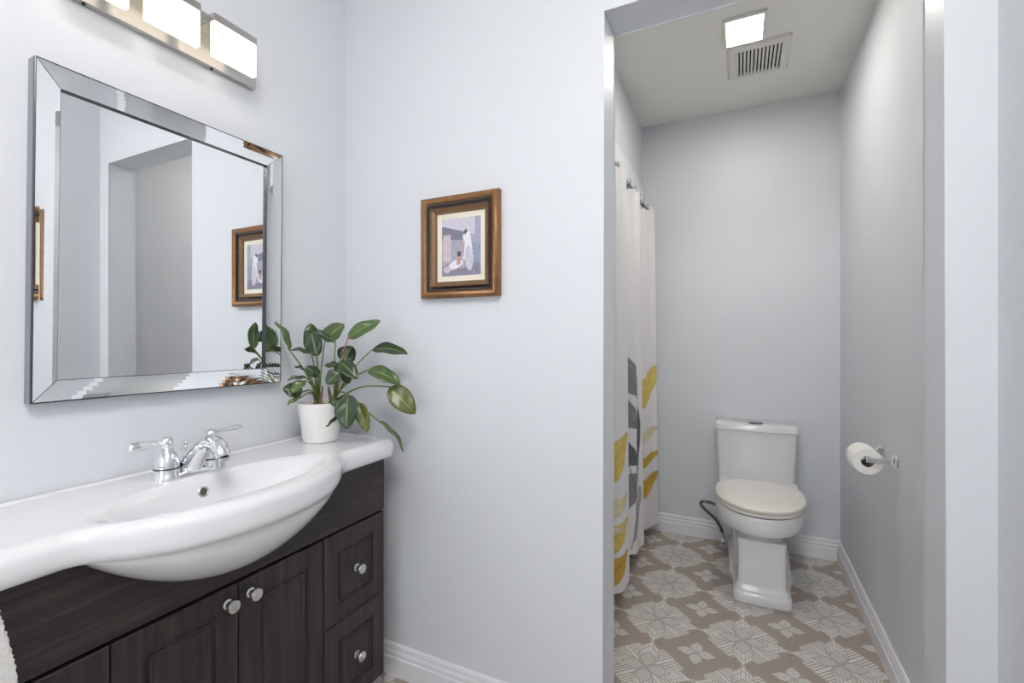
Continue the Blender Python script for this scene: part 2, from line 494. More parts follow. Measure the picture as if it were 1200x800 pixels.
tag(curtain(), 'white shower curtain printed with grey and yellow leaves in the toilet room', 'shower curtain')
def ring_mesh():
    rings = []
    for k in range(24):
        a = 2*PI*k/24; c = Vector((RODX + .0165*math.cos(a), 0, RODZ-.004 + .018*math.sin(a)))
        d = Vector((math.cos(a), 0, math.sin(a)))
        rings.append([c + d*.0018*math.cos(b) + Vector((0, .0018*math.sin(b), 0)) for b in [2*PI*q/8 for q in range(8)]])
    M = MB().loft(rings + [rings[0]], False, False)
    M.box(RODX-.003, RODX+.003, -.006, .006, RODZ-.040, RODZ-.021, .0015)
    return M
ring0 = None
for k in range(12):
    y = 1.47 + .124*k + (.085 if False else 0)
    if ring0 is None:
        ring0 = ring_mesh().build('curtain_ring', mat('gunmetal_ring', (.22, .22, .23, 1), .3, 1.0), None, 40); o = ring0
    else:
        o = ring0.copy(); S.collection.objects.link(o)
    o.location = (0, y, 0)
    tag(o, 'dark metal ring hooking the shower curtain onto its rod', 'curtain ring', 'curtain rings on the rod')

# ---------------------------------------------------------------- ceiling light and vent of the toilet room
cl = tag(empty('ceiling_light', (.02, 2.2, ZC)), 'square lit ceiling light with white rim beside the vent grille', 'ceiling light')
M = MB(); rect_rings(M, [(0, 0), (0, -.010), (.003, -.012), (.014, -.012), (.014, -.004)], .165, .205, lambda a, b, c: (.0205+a, 2.199+b, ZC+c))
M.build('frame', PLASTIC, cl, 30)
MB().box(-.047, .088, 2.117, 2.287, ZC-.006, ZC-.002, .001).build('lit_panel', PANEL, cl)
vg = tag(empty('vent_grille', (.08, 2.45, ZC)), 'white slotted exhaust vent grille on the toilet room ceiling', 'vent')
M = MB(); VX, VY, VW, VH = .080, 2.452, .255, .285
rect_rings(M, [(0, 0), (.002, -.008), (.008, -.013), (.030, -.016), (.036, -.016), (.036, -.004)], VW, VH, lambda a, b, c: (VX+a, VY+b, ZC+c))
M.build('frame', PLASTIC, vg, 30)
MB().box(VX-VW/2+.03, VX+VW/2-.03, VY-VH/2+.03, VY+VH/2-.03, ZC-.004, ZC-.001).build('dark_backing', DARKHOLE, vg)
n = 12; x0 = VX-VW/2+.036; pw = (VW-.072)/n
for k in range(n):
    MB().box(x0+k*pw+pw*.02, x0+k*pw+pw*.64, VY-VH/2+.035, VY+VH/2-.035, ZC-.016, ZC-.009, .0015).build('slat', PLASTIC, vg, 30)
# flush light added above and behind the camera to brighten the front room
fl = tag(empty('added_flush_light', (-.02, -.14, ZC)), 'round flush ceiling light added unseen behind the camera to light the vanity room', 'ceiling light')
MB().lathe([(.24, 0), (.245, -.006), (.242, -.02), (.232, -.022)], 40, (-.02, -.14, ZC)).build('base', BRUSH, fl, 40)
MB().lathe([(.230, -.022), (.228, -.07), (.205, -.115), (.15, -.150), (.08, -.167), (.001, -.172)], 40, (-.02, -.14, ZC), cap0=False).build('shade', OPAL, fl, 60)

# ---------------------------------------------------------------- vanity cabinet
CF = -1.047                       # front plane of doors and drawers
CY0, CY1, CZ0, CZT = .2092, 1.1996, .080, .608
vc = tag(empty('vanity_cabinet', (-1.18, .7044, 0)), 'dark espresso wood vanity cabinet under the white sink top', 'cabinet')
M = MB()
M.box(XA+.002, CF-.022, CY0, CY0+.016, .07, .780, .001); M.box(XA+.002, CF-.022, CY1-.016, CY1, .07, .780, .001)
M.box(XA+.002, CF-.022, CY0+.016, CY1-.016, .07, .086); M.box(XA+.002, XA+.010, CY0+.016, CY1-.016, .086, .780)
M.box(CF-.030, CF-.021, CY0+.016, CY1-.016, .086, .609)
M.build('carcass', WOOD_V, vc)
MB().box(XA+.03, CF-.06, CY0+.006, CY1-.006, 0.0, .07).build('plinth', WOOD_H, vc)
# sink outline shared by the apron cut-out and the sink
SYC, SHW, SX0, SB = .704, .512, -1.010, .120
def bulge(dy):
    s = 0.0
    for k in range(-6, 7):         # rounded transition into the straight front edge
        q = 1-((dy+.009+k*.005)/.288)**2; s += (q**.8 if q > 0 else 0.0)/13
    return s
def contact(y):                   # where the underside of the bowl meets the cabinet front
    q = 1-((y-SYC+.009)/.295)**2; return .789 - .140*q if q > 0 else .789
ys_ = [CY0+(CY1-CY0)*k/120 for k in range(121)]
rings = []
for y in ys_:
    zt = min(.786, contact(y)-.0012)
    rings.append([(CF, y, CZT+.009), (CF, y, zt), (CF-.018, y, zt), (CF-.018, y, CZT+.009)])
M = MB().loft(rings); M.build('apron_panel', WOOD_H, vc, 30)

FRONT = [(0, -.018), (0, -.002), (.002, 0), (.050, 0), (.0530, -.0055), (.0590, -.0055), (.0620, -.0010), (.0655, -.0010), (.0680, -.0040), (.076, -.0020)]
def front(name, y0, y1, z0, z1, label=None, inset=1.0):
    w, h = y1-y0, z1-z0; yc, zc = (y0+y1)/2, (z0+z1)/2
    M = MB()
    prof = FRONT
    rect_rings(M, prof, w, h, lambda a, b, c: (CF+c, yc+a, zc+b))
    n = len(M.v); M.f.append([n-4, n-3, n-2, n-1]); M.f.append([0, 1, 2, 3])
    o = M.build(name, WOOD_V, vc, None)
    if label: o['label'] = label
    return o
def knob(y, z, parent):
    MB().lathe([(.0110, CF-.0005), (.0110, CF+.002), (.0070, CF+.0045), (.0062, CF+.012), (.0110, CF+.016), (.0150, CF+.0195), (.0156, CF+.023), (.0135, CF+.0268), (.0075, CF+.0288), (.001, CF+.0293)],
               24, (0, y, z), 'X').build('knob', NICKEL, parent, 40)['label'] = 'satin nickel mushroom knob'
g = .0016
d = front('door', .4575+g, .7044-g, CZ0, CZT); knob(.6770, .571, d)
d = front('door', .7044+g, .9525-g, CZ0, CZT); knob(.7325, .571, d)
for y0, y1 in ((.9525, CY1), (CY0, .4575)):
    yk = (y0+y1)/2
    d = front('drawer', y0+g, y1-(0 if y1 == CY1 else g), .3485+g, CZT); knob(yk, .4785, d)
    d = front('drawer', y0+g, y1-(0 if y1 == CY1 else g), CZ0, .3485-g); knob(yk, .2145, d)

# ---------------------------------------------------------------- sink top with projecting bowl
DECK = .847
BXC, BYC, BA, BBY, BDEP = -1.050, .692, .102, .252, .118
def basin(x, y):
    xn, yn = (x-BXC)/BA, (y-BYC)/BBY
    e = math.sqrt(xn*xn+yn*yn); p = 3.2 - 1.5*yn*yn/max(1e-6, e*e)
    if e >= 1.12: return 0.0
    if e > .94:                    # rounded lip
        t = (1.12-e)/.18
        return -BDEP*(1-.94**p)*t**2.6
    return -BDEP*(1-e**p)
def sink():
    y0, y1 = SYC-SHW, SYC+SHW
    ys = []
    for k in range(7): a = PI/2*k/7; ys.append(y0+.014*(1-math.cos(a)))
    N = 150
    for k in range(N+1): ys.append(y0+.014 + (y1-y0-.028)*k/N)
    for k in range(6, -1, -1): a = PI/2*k/7; ys.append(y1-.014*(1-math.cos(a)))
    rings = []
    NT = 64
    for y in ys:
        dd = min(y-y0, y1-y)
        zo = .014 - math.sqrt(max(0, .014**2-(.014-dd)**2)) if dd < .014 else 0
        xo = SX0 + SB*bulge(y-SYC)
        if dd < .022: xo -= .022 - math.sqrt(max(0, .022**2-(.022-dd)**2))
        zc = contact(y); blg = min(1, bulge(y-SYC)*1.5)
        ring = [(XA+.003, y, .800), (XA+.003, y, DECK+.002-zo), (XA+.005, y, DECK+.004-zo), (XA+.012, y, DECK+.004-zo), (XA+.017, y, DECK+.001-zo)]
        xs0, xs1 = XA+.020, xo-.024
        for k in range(NT+1):
            x = xs0+(xs1-xs0)*k/NT
            ring.append((x, y, DECK+basin(x, y)-zo))
        for k in range(1, 8):       # rounded crest
            a = PI/2*k/7
            ring.append((xo-.024+.024*math.sin(a), y, DECK-zo+min(0, basin(xs1, y))*(1-k/7)-.024*(1-math.cos(a))))
        zs = .789 - .012*blg
        ring.append((xo+.0005*blg, y, zs+.024-zo*.4)); ring.append((xo-.001, y, zs+.014)); ring.append((xo-.0045, y, zs+.005))
        ring.append((xo-.009-.004*blg, y, zs))
        xe = CF-.003; xb = xo-.0125-.004*blg
        for k in range(1, 15):
            a = PI/2*k/14
            ring.append((xe+(xb-xe)*math.cos(a)**1.2, y, zs-.001-(zs-.001-min(zc, zs-.002))*math.sin(a)**1.2))
        ring.append((-1.10, y, zc+.01*blg)); ring.append((-1.20, y, min(.795, zc+.05*blg+.004)))
        rings.append(ring)
    M = MB().loft(rings, True, True)
    return M
sk = tag(empty('vanity_sink', (-1.1, SYC, .79)), 'white ceramic vanity top with bowed oval basin over the dark cabinet', 'sink')
sink().build('basin_top', PORC, sk, 75)
ox = BXC - BA*.895; oz = DECK - BDEP*(1-.895**3.2); 
M = MB().lathe([(.0125, -.002), (.0125, .0015), (.0105, .003), (.0085, .002)], 28, (0, 0, 0), 'X', cap1=False)
rotm = Matrix.Rotation(R(-18), 3, 'Y')
M.v = [rotm @ v + Vector((ox, .680, oz)) for v in M.v]; ov = M.build('overflow_ring', NICKEL, sk, 40)
M = MB().lathe([(.0088, -.001), (.0088, .0008), (.001, .0008)], 20, (0, 0, 0), 'X')
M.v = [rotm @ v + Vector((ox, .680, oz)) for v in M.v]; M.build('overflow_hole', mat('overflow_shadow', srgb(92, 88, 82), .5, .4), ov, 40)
MB().lathe([(.001, DECK-BDEP+.004), (.018, DECK-BDEP+.0035), (.022, DECK-BDEP+.002), (.024, DECK-BDEP-.003)], 24, (BXC, BYC, 0)).build('drain', CHROME, sk, 40)

# ---------------------------------------------------------------- faucet
FX, FY, FZ = -1.206, .687, DECK
fc = tag(empty('faucet', (FX, FY, FZ)), 'chrome two-handle faucet on the back deck of the white sink', 'faucet')
def stadium(hl, hw, z, n=12):
    out = []
    for sgn in (1, -1):
        for k in range(n+1):
            a = -PI/2 + PI*k/n
            yy = sgn*((hl-hw) + hw*math.cos(a)); xx = sgn*hw*math.sin(a)
            out.append((FX - xx, FY + yy, z))
    return out
MB().loft([stadium(.082, .029, FZ), stadium(.082, .029, FZ+.004), stadium(.079, .026, FZ+.009), stadium(.077, .0235, FZ+.011)]).build('base_plate', CHROME, fc, 35)
for s in (-1, 1):
    y = FY + s*.0515
    h = MB().lathe([(.0295, FZ+.002), (.0295, FZ+.008), (.0265, FZ+.012), (.0262, FZ+.0235), (.0262, FZ+.0275), (.0258, FZ+.034), (.0235, FZ+.046), (.0185, FZ+.059), (.0135, FZ+.068), (.0115, FZ+.072),
                    (.0140, FZ+.0745), (.0142, FZ+.077), (.0105, FZ+.0795), (.0118, FZ+.083), (.0125, FZ+.088), (.0112, FZ+.093), (.0072, FZ+.097), (.001, FZ+.0985)], 32, (FX, y, 0)).build('handle', CHROME, fc, 45)
    MB().lathe([(.0266, FZ+.0238), (.0270, FZ+.0245), (.0270, FZ+.0262), (.0266, FZ+.0272)], 32, (FX, y, 0), cap0=False, cap1=False).build('seal_ring', BLACK, h, 40)
    MB().tube([(FX, y+s*.006, FZ+.087), (FX+.001, y+s*.022, FZ+.0875), (FX+.002, y+s*.042, FZ+.087), (FX+.002, y+s*.060, FZ+.0865), (FX+.002, y+s*.074, FZ+.087), (FX+.002, y+s*.080, FZ+.0872)],
              [.0056, .0060, .0084, .0112, .0100, .003], 14, 6, 1.0).build('lever', CHROME, h, 60)
# spout
sp = [(-.006, .006, .027, .030), (.004, .022, .026, .027), (.018, .040, .0225, .0235), (.038, .058, .020, .0205), (.062, .0745, .0185, .018), (.086, .0825, .0178, .0165), (.106, .0785, .0175, .0165), (.121, .067, .0165, .0165), (.1275, .053, .0145, .015)]
def spout():
    pts = [Vector((FX+a, FY, FZ+b)) for a, b, c, d in sp]
    P, Q = [], []
    for i in range(len(pts)-1):
        p0 = pts[max(i-1, 0)]; p1 = pts[i]; p2 = pts[i+1]; p3 = pts[min(i+2, len(pts)-1)]
        for k in range(5):
            t = k/5; P.append(0.5*((2*p1)+(p2-p0)*t+(2*p0-5*p1+4*p2-p3)*t*t+(3*p1-p0-3*p2+p3)*t**3))
            Q.append((sp[i][2]*(1-t)+sp[i+1][2]*t, sp[i][3]*(1-t)+sp[i+1][3]*t))
    P.append(pts[-1]); Q.append(sp[-1][2:])
    rings = []
    for i, p in enumerate(P):
        t = (P[min(i+1, len(P)-1)]-P[max(0, i-1)]).normalized(); b = Vector((0, 1, 0)); a = b.cross(t).normalized()
        if i == 0: a = Vector((1, 0, 0))
        rings.append([p + b*Q[i][0]*math.copysign(abs(math.cos(g))**.8, math.cos(g)) + a*Q[i][1]*math.copysign(abs(math.sin(g))**.8, math.sin(g)) for g in [2*PI*k/24 for k in range(24)]])
    rings[0] = [Vector((q.x, q.y, FZ+.008)) for q in rings[0]]
    return MB().loft(rings)
s_ = spout().build('spout', CHROME, fc, 50)
MB().lathe([(.0125, FZ+.045), (.0125, FZ+.053)], 24, (FX+.1275, FY, 0)).build('aerator', NICKEL, s_, 40)
MB().lathe([(.0026, FZ+.008), (.0026, FZ+.058), (.0050, FZ+.060), (.0050, FZ+.063), (.0035, FZ+.065), (.0068, FZ+.069), (.0078, FZ+.073), (.0062, FZ+.078), (.001, FZ+.080)], 20, (FX-.020, FY+.001, 0)).build('lift_rod', CHROME, fc, 50)

# ---------------------------------------------------------------- wall mirror
MYC, MZC, MW, MH = .7166, 1.3935, .573, .707
wm = tag(empty('wall_mirror', (XA, MYC, MZC)), 'large rectangular mirror with a mirrored border hanging above the sink', 'mirror')
fm = lambda a, b, c: (XA+c, MYC+a, MZC+b)
M = MB(); rect_rings(M, [(.004, .001), (0, .001), (0, .0245)], MW, MH, fm); M.build('frame_side', MSIDE, wm)
M = MB(); rect_rings(M, [(0, .0245), (0, .0305), (.0018, .0312)], MW, MH, fm); M.build('frame_edge', MEDGE, wm)
prof = [(.0018, .0312)]
for ang in (19.0, 17.2, 15.0, 12.5, 10.0):
    i, h = prof[-1]; prof.append((i+.0083, h-.0083*math.tan(R(ang))))
gap = .0009
for side in range(4):
    M = MB(); rings = []
    for ins, ht in prof:
        a1, b1 = MW/2-ins-gap, MH/2-ins-gap
        c = [(-a1, -b1-0), (a1, -b1), (a1, b1), (-a1, b1)]
        p, q = c[side], c[(side+1) % 4]
        # pull the mitred ends in a touch so a dark seam shows
        L = math.hypot(q[0]-p[0], q[1]-p[1]); ux, uy = (q[0]-p[0])/L*gap, (q[1]-p[1])/L*gap
        rings.append([fm(p[0]+ux, p[1]+uy, ht), fm(q[0]-ux, q[1]-uy, ht)])
    vs = [v for r in rings for v in r]; n = len(rings)
    fs = [[2*i, 2*i+1, 2*i+3, 2*i+2] for i in range(n-1)]
    # body under the glass strip
    base = len(vs); vs += [fm(0, 0, 0)]*0
    M.add(vs, fs); o = M.build('bevelled_strip', BEVELM, wm)
ih = prof[-1][1]; ii = prof[-1][0]
M = MB(); rect_rings(M, [(.002, .0290)] + [(a, b-.0012) for a, b in prof[1:]] + [(ii+.0016, ih+.0002), (ii+.0022, .0105)], MW, MH, fm); M.build('frame_core', MEDGE, wm)
MB().box(XA+.005, XA+.0115, MYC-MW/2+ii-.002, MYC+MW/2-ii+.002, MZC-MH/2+ii-.002, MZC+MH/2-ii+.002).build('mirror_pane', MIRROR, wm)
wm.rotation_euler = (R(-.55), 0, 0)

# ---------------------------------------------------------------- vanity light bar
vl = tag(empty('vanity_light', (XA, .658, 1.98)), 'brushed nickel wall light bar with three lit frosted blocks above the mirror', 'wall light')
bp = MB().box(XA+.001, XA+.020, .392, .924, 1.915, 2.053, .0015).build('back_plate', BRUSH, vl)
for y in (.52, .80):
    MB().lathe([(.0035, 1.9125), (.0035, 1.9155)], 14, (XA+.010, y, 0)).build('screw', BLACK, bp, 40)
for yc in (.506, .658, .810):
    a = MB().box(XA+.0195, XA+.101, yc-.0605, yc+.0605, 1.9945, 2.0135, .0012).build('lamp_arm', BRUSH, vl)
    MB().box(XA+.083, XA+.100, yc-.0590, yc+.0590, 1.9045, 1.9940, .002).build('frosted_block', GLOW, a, 30)

# ---------------------------------------------------------------- framed picture
PXC, PZC, PW, PH = -.8105, 1.4705, .291, .331
fp = tag(empty('framed_picture', (PXC, YB, PZC)), 'small framed print in a gold and brown wood frame on the pale wall', 'picture')
fr_ = lambda a, b, c: (PXC+a, YB-.001-c, PZC+b)
M = MB(); rect_rings(M, [(.004, 0), (0, .002), (0, .020), (.003, .0265), (.010, .030), (.017, .0275), (.022, .020)], PW, PH, fr_); M.build('outer_moulding', GOLD, fp, 40)
M = MB(); rect_rings(M, [(.022, .020), (.0225, .0225), (.0275, .0215), (.028, .0155), (.036, .0120)], PW, PH, fr_); M.build('dark_moulding', BROWN, fp, 30)
M = MB(); rect_rings(M, [(.036, .0120), (.0365, .0185), (.0400, .0195), (.050, .0125), (.0525, .0125), (.0545, .0060)], PW, PH, fr_); inm = M.build('inner_moulding', CARVED, fp, 30)
def beads():
    M = MB(); ins = .0385
    a1, b1 = PW/2-ins, PH/2-ins
    for (p, q) in (((-a1, -b1), (a1, -b1)), ((a1, -b1), (a1, b1)), ((a1, b1), (-a1, b1)), ((-a1, b1), (-a1, -b1))):
        L = math.hypot(q[0]-p[0], q[1]-p[1]); n = int(L/.0052)
        for k in range(n):
            t = (k+.5)/n; a = p[0]+(q[0]-p[0])*t; b = p[1]+(q[1]-p[1])*t
            M.lathe([(.0006, -.0024), (.0021, -.0012), (.0024, 0), (.0021, .0012), (.0006, .0024)], 7, (PXC+a, YB-.0205, PZC+b))
    return M
bd = beads().build('beading', CARVED, inm, 60)
M = MB(); rect_rings(M, [(.0540, .0060), (.0720, .0045)], PW, PH, fr_); M.build('cream_mount', CREAM, fp)
def art():
    w, h = PW-.142, PH-.142; NX, NZ = 70, 88
    vs, cs, fs = [], [], []
    pal = dict(wall=srgb(168, 168, 186), dark=srgb(122, 124, 142), lite=srgb(206, 202, 214), pink=srgb(206, 190, 200), white=srgb(232, 230, 236), skin=srgb(196, 160, 150), blue=srgb(150, 160, 184), hair=srgb(92, 78, 80), floor=srgb(140, 134, 152))
    def el(u, v, cu, cv, ru, rv, an=0):
        du, dv = u-cu, v-cv; c, s = math.cos(an), math.sin(an)
        return ((du*c+dv*s)/ru)**2 + ((-du*s+dv*c)/rv)**2 < 1
    for j in range(NZ+1):
        for i in range(NX+1):
            u, v = i/NX, j/NZ
            k = 'wall'
            if v > .88-.22*u: k = 'lite' if u < .85 else 'wall'
            if .66-.1*u < v < .88-.22*u and u < .62: k = 'dark'
            if .03 < u < .24 and .26 < v < .72: k = 'pink'
            if u > .74 and v < .55: k = 'blue'
            if v < .17+.04*math.sin(u*9): k = 'floor'
            if .55 < u < .82 and .28 < v < .74 and abs(u-.68) < .05+.07*(.74-v)/.4: k = 'white'
            if el(u, v, .70, .30, .10, .22, .1): k = 'lite'
            if el(u, v, .60, .62, .05, .10, .35): k = 'white'
            if el(u, v, .62, .76, .035, .035): k = 'hair'
            if el(u, v, .52, .53, .10, .02, .5): k = 'skin'
            if el(u, v, .36, .20, .19, .075, .25): k = 'white'
            if el(u, v, .44, .27, .06, .09, -.3): k = 'skin'
            if el(u, v, .45, .38, .05, .05): k = 'hair'
            if el(u, v, .14, .12, .10, .06): k = 'pink'
            c = pal[k]; n = .86+.28*(noise.noise(Vector((u*14, v*14, 3)))*.5+.5)
            vs.append(fr_(-w/2+w*u, -h/2+h*v, .0040)); cs += [c[0]*n, c[1]*n, c[2]*n, 1.0]
    for j in range(NZ):
        for i in range(NX):
            a = j*(NX+1)+i; fs.append([a, a+1, a+NX+2, a+NX+1])
    o = build('print', vs, fs, attr_mat('printed_picture', 'ink', .35), fp)
    at = o.data.color_attributes.new('ink', 'FLOAT_COLOR', 'POINT'); at.data.foreach_set('color', cs)
art()

# ---------------------------------------------------------------- potted plant
PC = Vector((-1.204, 1.082, DECK+.0008))
pp = tag(empty('potted_plant', PC), 'leafy green potted plant in a white pot at the right end of the sink top', 'potted plant')
pot = MB().lathe([(.001, 0), (.0500, 0), (.0530, .003), (.0545, .010), (.0575, .048), (.0620, .076), (.0663, .100), (.0680, .118), (.0680, .1225), (.0670, .124), (.0648, .1225), (.0630, .112), (.0610, .106), (.001, .106)], 48, PC).build('pot', POT, pp, 40)
M = MB()
rings = []
for r, z in ((.0605, .107), (.045, .111), (.025, .115), (.001, .116)):
    rings.append([PC + Vector((r*math.cos(a), r*math.sin(a), z + .004*noise.noise(Vector((9*r*math.cos(a)*20, 9*r*math.sin(a)*20, 1))))) for a in [2*PI*k/28 for k in range(28)]])
M.loft(rings, False, True).build('soil', SOIL, pp, 60)
LEAVES = [
   ((-1.1769, 1.1101, 0.962), (-1.1207, 1.1151, 1.1741), (-1.0477, 1.1837, 1.2319), 0.0462, 'f'),
   ((-1.1769, 1.1101, 0.962), (-1.0649, 1.1643, 1.1368), (-0.974, 1.2305, 1.1268), 0.0468, 'u'),
   ((-1.1769, 1.1101, 0.962), (-1.0557, 1.1355, 1.0737), (-0.9629, 1.1804, 1.0314), 0.0513, 'u'),
   ((-1.1769, 1.1101, 0.962), (-0.9999, 1.1735, 1.0195), (-0.9218, 1.2003, 0.9369), 0.0652, 'f'),
   ((-1.1769, 1.1101, 0.962), (-0.9981, 1.1189, 0.9198), (-0.9351, 1.1605, 0.8281), 0.0236, 's'),
   ((-1.1769, 1.1101, 0.962), (-1.0719, 1.0665, 1.0018), (-1.047, 1.0397, 0.9073), 0.065, 'f'),
   ((-1.1769, 1.1101, 0.962), (-1.0612, 1.0994, 0.9749), (-1.0207, 1.0968, 0.8903), 0.0397, 'f'),
   ((-1.1769, 1.1101, 0.962), (-1.0866, 1.0427, 0.9514), (-1.104, 1.012, 0.9149), 0.0129, 's'),
   ((-1.2215, 1.0885, 0.962), (-1.2088, 1.0724, 1.1159), (-1.2455, 1.0768, 1.2238), 0.0543, 'f'),
   ((-1.2215, 1.0885, 0.962), (-1.2186, 1.1121, 1.163), (-1.1775, 1.1542, 1.2222), 0.0586, 'f'),
   ((-1.1769, 1.1101, 0.962), (-1.1332, 1.0757, 1.1603), (-1.2027, 1.0198, 1.2008), 0.0266, 'u'),
   ((-1.1769, 1.1101, 0.962), (-1.1927, 1.1691, 1.0939), (-1.1743, 1.1891, 1.1481), 0.0658, 'f'),
   ((-1.1769, 1.1101, 0.962), (-1.1147, 1.0735, 1.1004), (-1.0416, 1.0756, 1.0529), 0.0449, 'u'),
   ((-1.1769, 1.1101, 0.962), (-1.1212, 1.0815, 1.0866), (-1.1564, 1.0534, 1.0899), 0.024, 'u'),
   ((-1.1769, 1.1101, 0.962), (-1.0905, 1.0519, 1.071), (-1.1096, 1.0204, 1.0368), 0.0466, 'f'),
   ((-1.2215, 1.0885, 0.962), (-1.1706, 1.0464, 1.0581), (-1.1921, 1.0138, 1.0885), 0.0317, 'f'),
   ((-1.2215, 1.0885, 0.962), (-1.1756, 1.0218, 1.125), (-1.1975, 0.9667, 1.143), 0.0183, 'u'),
   ((-1.2215, 1.0885, 0.962), (-1.2237, 0.9819, 1.1385), (-1.2587, 0.9593, 1.2286), 0.031, 's'),
   ((-1.2215, 1.0885, 0.962), (-1.1777, 0.9986, 1.0795), (-1.1884, 0.9712, 1.091), 0.0129, 'u'),
   ((-1.2215, 1.0885, 0.962), (-1.161, 0.9844, 1.048), (-1.1706, 0.9465, 1.0161), 0.0304, 'f'),
   ((-1.2215, 1.0885, 0.962), (-1.1747, 0.9889, 1.0138), (-1.2028, 0.942, 1.0274), 0.0434, 'f'),
   ((-1.2215, 1.0885, 0.962), (-1.1688, 0.9807, 1.0003), (-1.1813, 0.9413, 0.9813), 0.0177, 'u'),
   ((-1.2215, 1.0885, 0.962), (-1.1648, 0.9937, 1.0547), (-1.1893, 0.9485, 1.0548), 0.0153, 'u'),
   ((-1.1769, 1.1101, 0.962), (-1.1068, 1.044, 0.9933), (-1.0967, 1.0378, 0.9689), 0.0207, 'f'),
   ((-1.1769, 1.1101, 0.962), (-1.1573, 1.1418, 1.0515), (-1.1977, 1.1333, 1.0787), 0.0279, 'f'),
   ((-1.1769, 1.1101, 0.962), (-1.1149, 1.1179, 1.0331), (-1.1317, 1.0986, 1.0664), 0.0245, 'f'),
]

VIEW = Vector((.436, -.9, 0))
def leaf(S0, B, T, W, kind, idx):
    S0, B, T = Vector(S0), Vector(B), Vector(T)
    r = random.Random(idx*13+5)
    d = (T-B); L = d.length; dn = d.normalized()
    hint = {'f': VIEW*.9 + Vector((0, 0, .45)), 'u': VIEW*.75 + Vector((0, 0, .8)), 's': VIEW.cross(Vector((0, 0, 1)))*-1 + VIEW*.15 + Vector((0, 0, .2))}[kind]
    side = hint.cross(dn).normalized(); nrm = dn.cross(side).normalized()
    if nrm.dot(hint) < 0: nrm = -nrm
    NL, cols = 16, [-1, -.72, -.44, -.2, -.045, .045, .2, .44, .72, 1]
    vs = []
    arch = (.10 if kind != 'f' else .06)*L
    for i in range(NL+1):
        t = i/NL
        prof = (math.sin(PI*min(1, t**.86)))**.60 if 0 < t < 1 else 0
        prof = max(prof, .02)*(1-.10*t)
        c = B + d*t + nrm*(arch*4*t*(1-t)) - Vector((0, 0, .05*L*t*t)) * (1 if kind != 'f' else .4)
        for q in cols:
            w = W*.56*prof*q
            vs.append(c + side*w + nrm*(abs(q)*W*.10*prof + .0025*math.sin(t*11+q*3+idx)*abs(q)) )
    n = len(cols); fs, fmi = [], []
    for i in range(NL):
        for k in range(n-1):
            a = i*n+k; fs.append([a, a+1, a+n+1, a+n]); fmi.append(1 if k == 4 else 0)
    m = LEAF_C if (idx in (3, 6)) else (LEAF_B if (idx in (0, 4, 9, 17, 19, 21, 2)) else LEAF_A)
    o = build('leaf', vs, fs, None, pp, 50, [m, VEIN], fmi)
    md = o.modifiers.new('thickness', 'SOLIDIFY'); md.thickness = .0009; md.offset = 0
    # stalk: from the soil up and over to the leaf base
    mid = S0*.5 + B*.5 + Vector((0, 0, .018 + .05*(B-S0).to_2d().length)); 
    S1 = S0 + (B-S0)*.08 + Vector((r.uniform(-.004, .004), r.uniform(-.004, .004), .012))
    MB().tube([S0 - Vector((0, 0, .004)), S1, mid, B, B + d*.06], [.0036, .0032, .0024, .0020, .0012], 8, 6).build('stalk', STEMR if idx in (0, 11) else STEM, pp, 60)
for i, l in enumerate(LEAVES): leaf(*l, i)
SHEATH = mat('papery_sheath', srgb(138, 116, 82), .7, var=.3, vscale=60)
rr_ = random.Random(3)
for c in sorted({l[0] for l in LEAVES}):
    for k in range(5):
        an = rr_.uniform(0, 2*PI); c0 = Vector(c) + Vector((math.cos(an), math.sin(an), 0))*.006 - Vector((0, 0, .012))
        MB().tube([c0, c0 + Vector((math.cos(an)*.004, math.sin(an)*.004, .030)), c0 + Vector((math.cos(an)*.012, math.sin(an)*.012, .055+.02*rr_.random()))], [.0055, .0045, .0008], 8, 5).build('sheath', SHEATH, pp, 60)
    for k in range(4):
        an = rr_.uniform(0, 2*PI); c0 = Vector((c[0], c[1], PC.z+.116)); d = Vector((math.cos(an), math.sin(an), 0))
        cc = (c0-PC); cc.z = 0
        e = c0 + d*.03
        if (Vector((e.x-PC.x, e.y-PC.y, 0))).length > .056: e = c0 - d*.025
        MB().tube([c0 + Vector((0, 0, .006)), (c0+e)/2 + Vector((0, 0, .008)), Vector((e.x, e.y, PC.z+.108))], [.0016, .0014, .0008], 6, 5).build('aerial_root', SHEATH, pp, 60)

# ---------------------------------------------------------------- toilet
BUTTON = mat('dark_chrome_button', (.30, .30, .31, 1), .18, 1.0)
TX = .085
tl = tag(empty('toilet', (TX, 2.6, 0)), 'white toilet with closed lid against the back wall of the toilet room', 'toilet')
def egg(z, yf, yb, hw, nf=2.0, nb=2.6, fm_=.56, N=48, cx=TX):
    ym = yf + (yb-yf)*fm_; out = []
    for k in range(N):
        a = 2*PI*k/N; c, s = math.cos(a), math.sin(a)
        n = nf if s < 0 else nb
        x = hw*math.copysign(abs(c)**(2/n), c)
        y = ym + (yb-ym if s > 0 else ym-yf)*math.copysign(abs(s)**(2/n), s)
        out.append((cx+x, y, z))
    return out
M = MB()
M.loft([egg(.395, 2.268, 2.74, .182, 2.05, 3), egg(.4015, 2.260, 2.74, .187, 2.05, 3), egg(.392, 2.256, 2.74, .190, 2.05, 3), egg(.352, 2.258, 2.74, .189, 2.1, 3), egg(.330, 2.264, 2.74, .184, 2.1, 3),
        egg(.318, 2.276, 2.73, .172, 2.15, 3), egg(.300, 2.312, 2.72, .146, 2.3, 3), egg(.288, 2.334, 2.72, .122, 2.8, 4), egg(.276, 2.343, 2.72, .106, 3.6, 4), egg(.25, 2.345, 2.70, .098, 5, 5)][::-1])
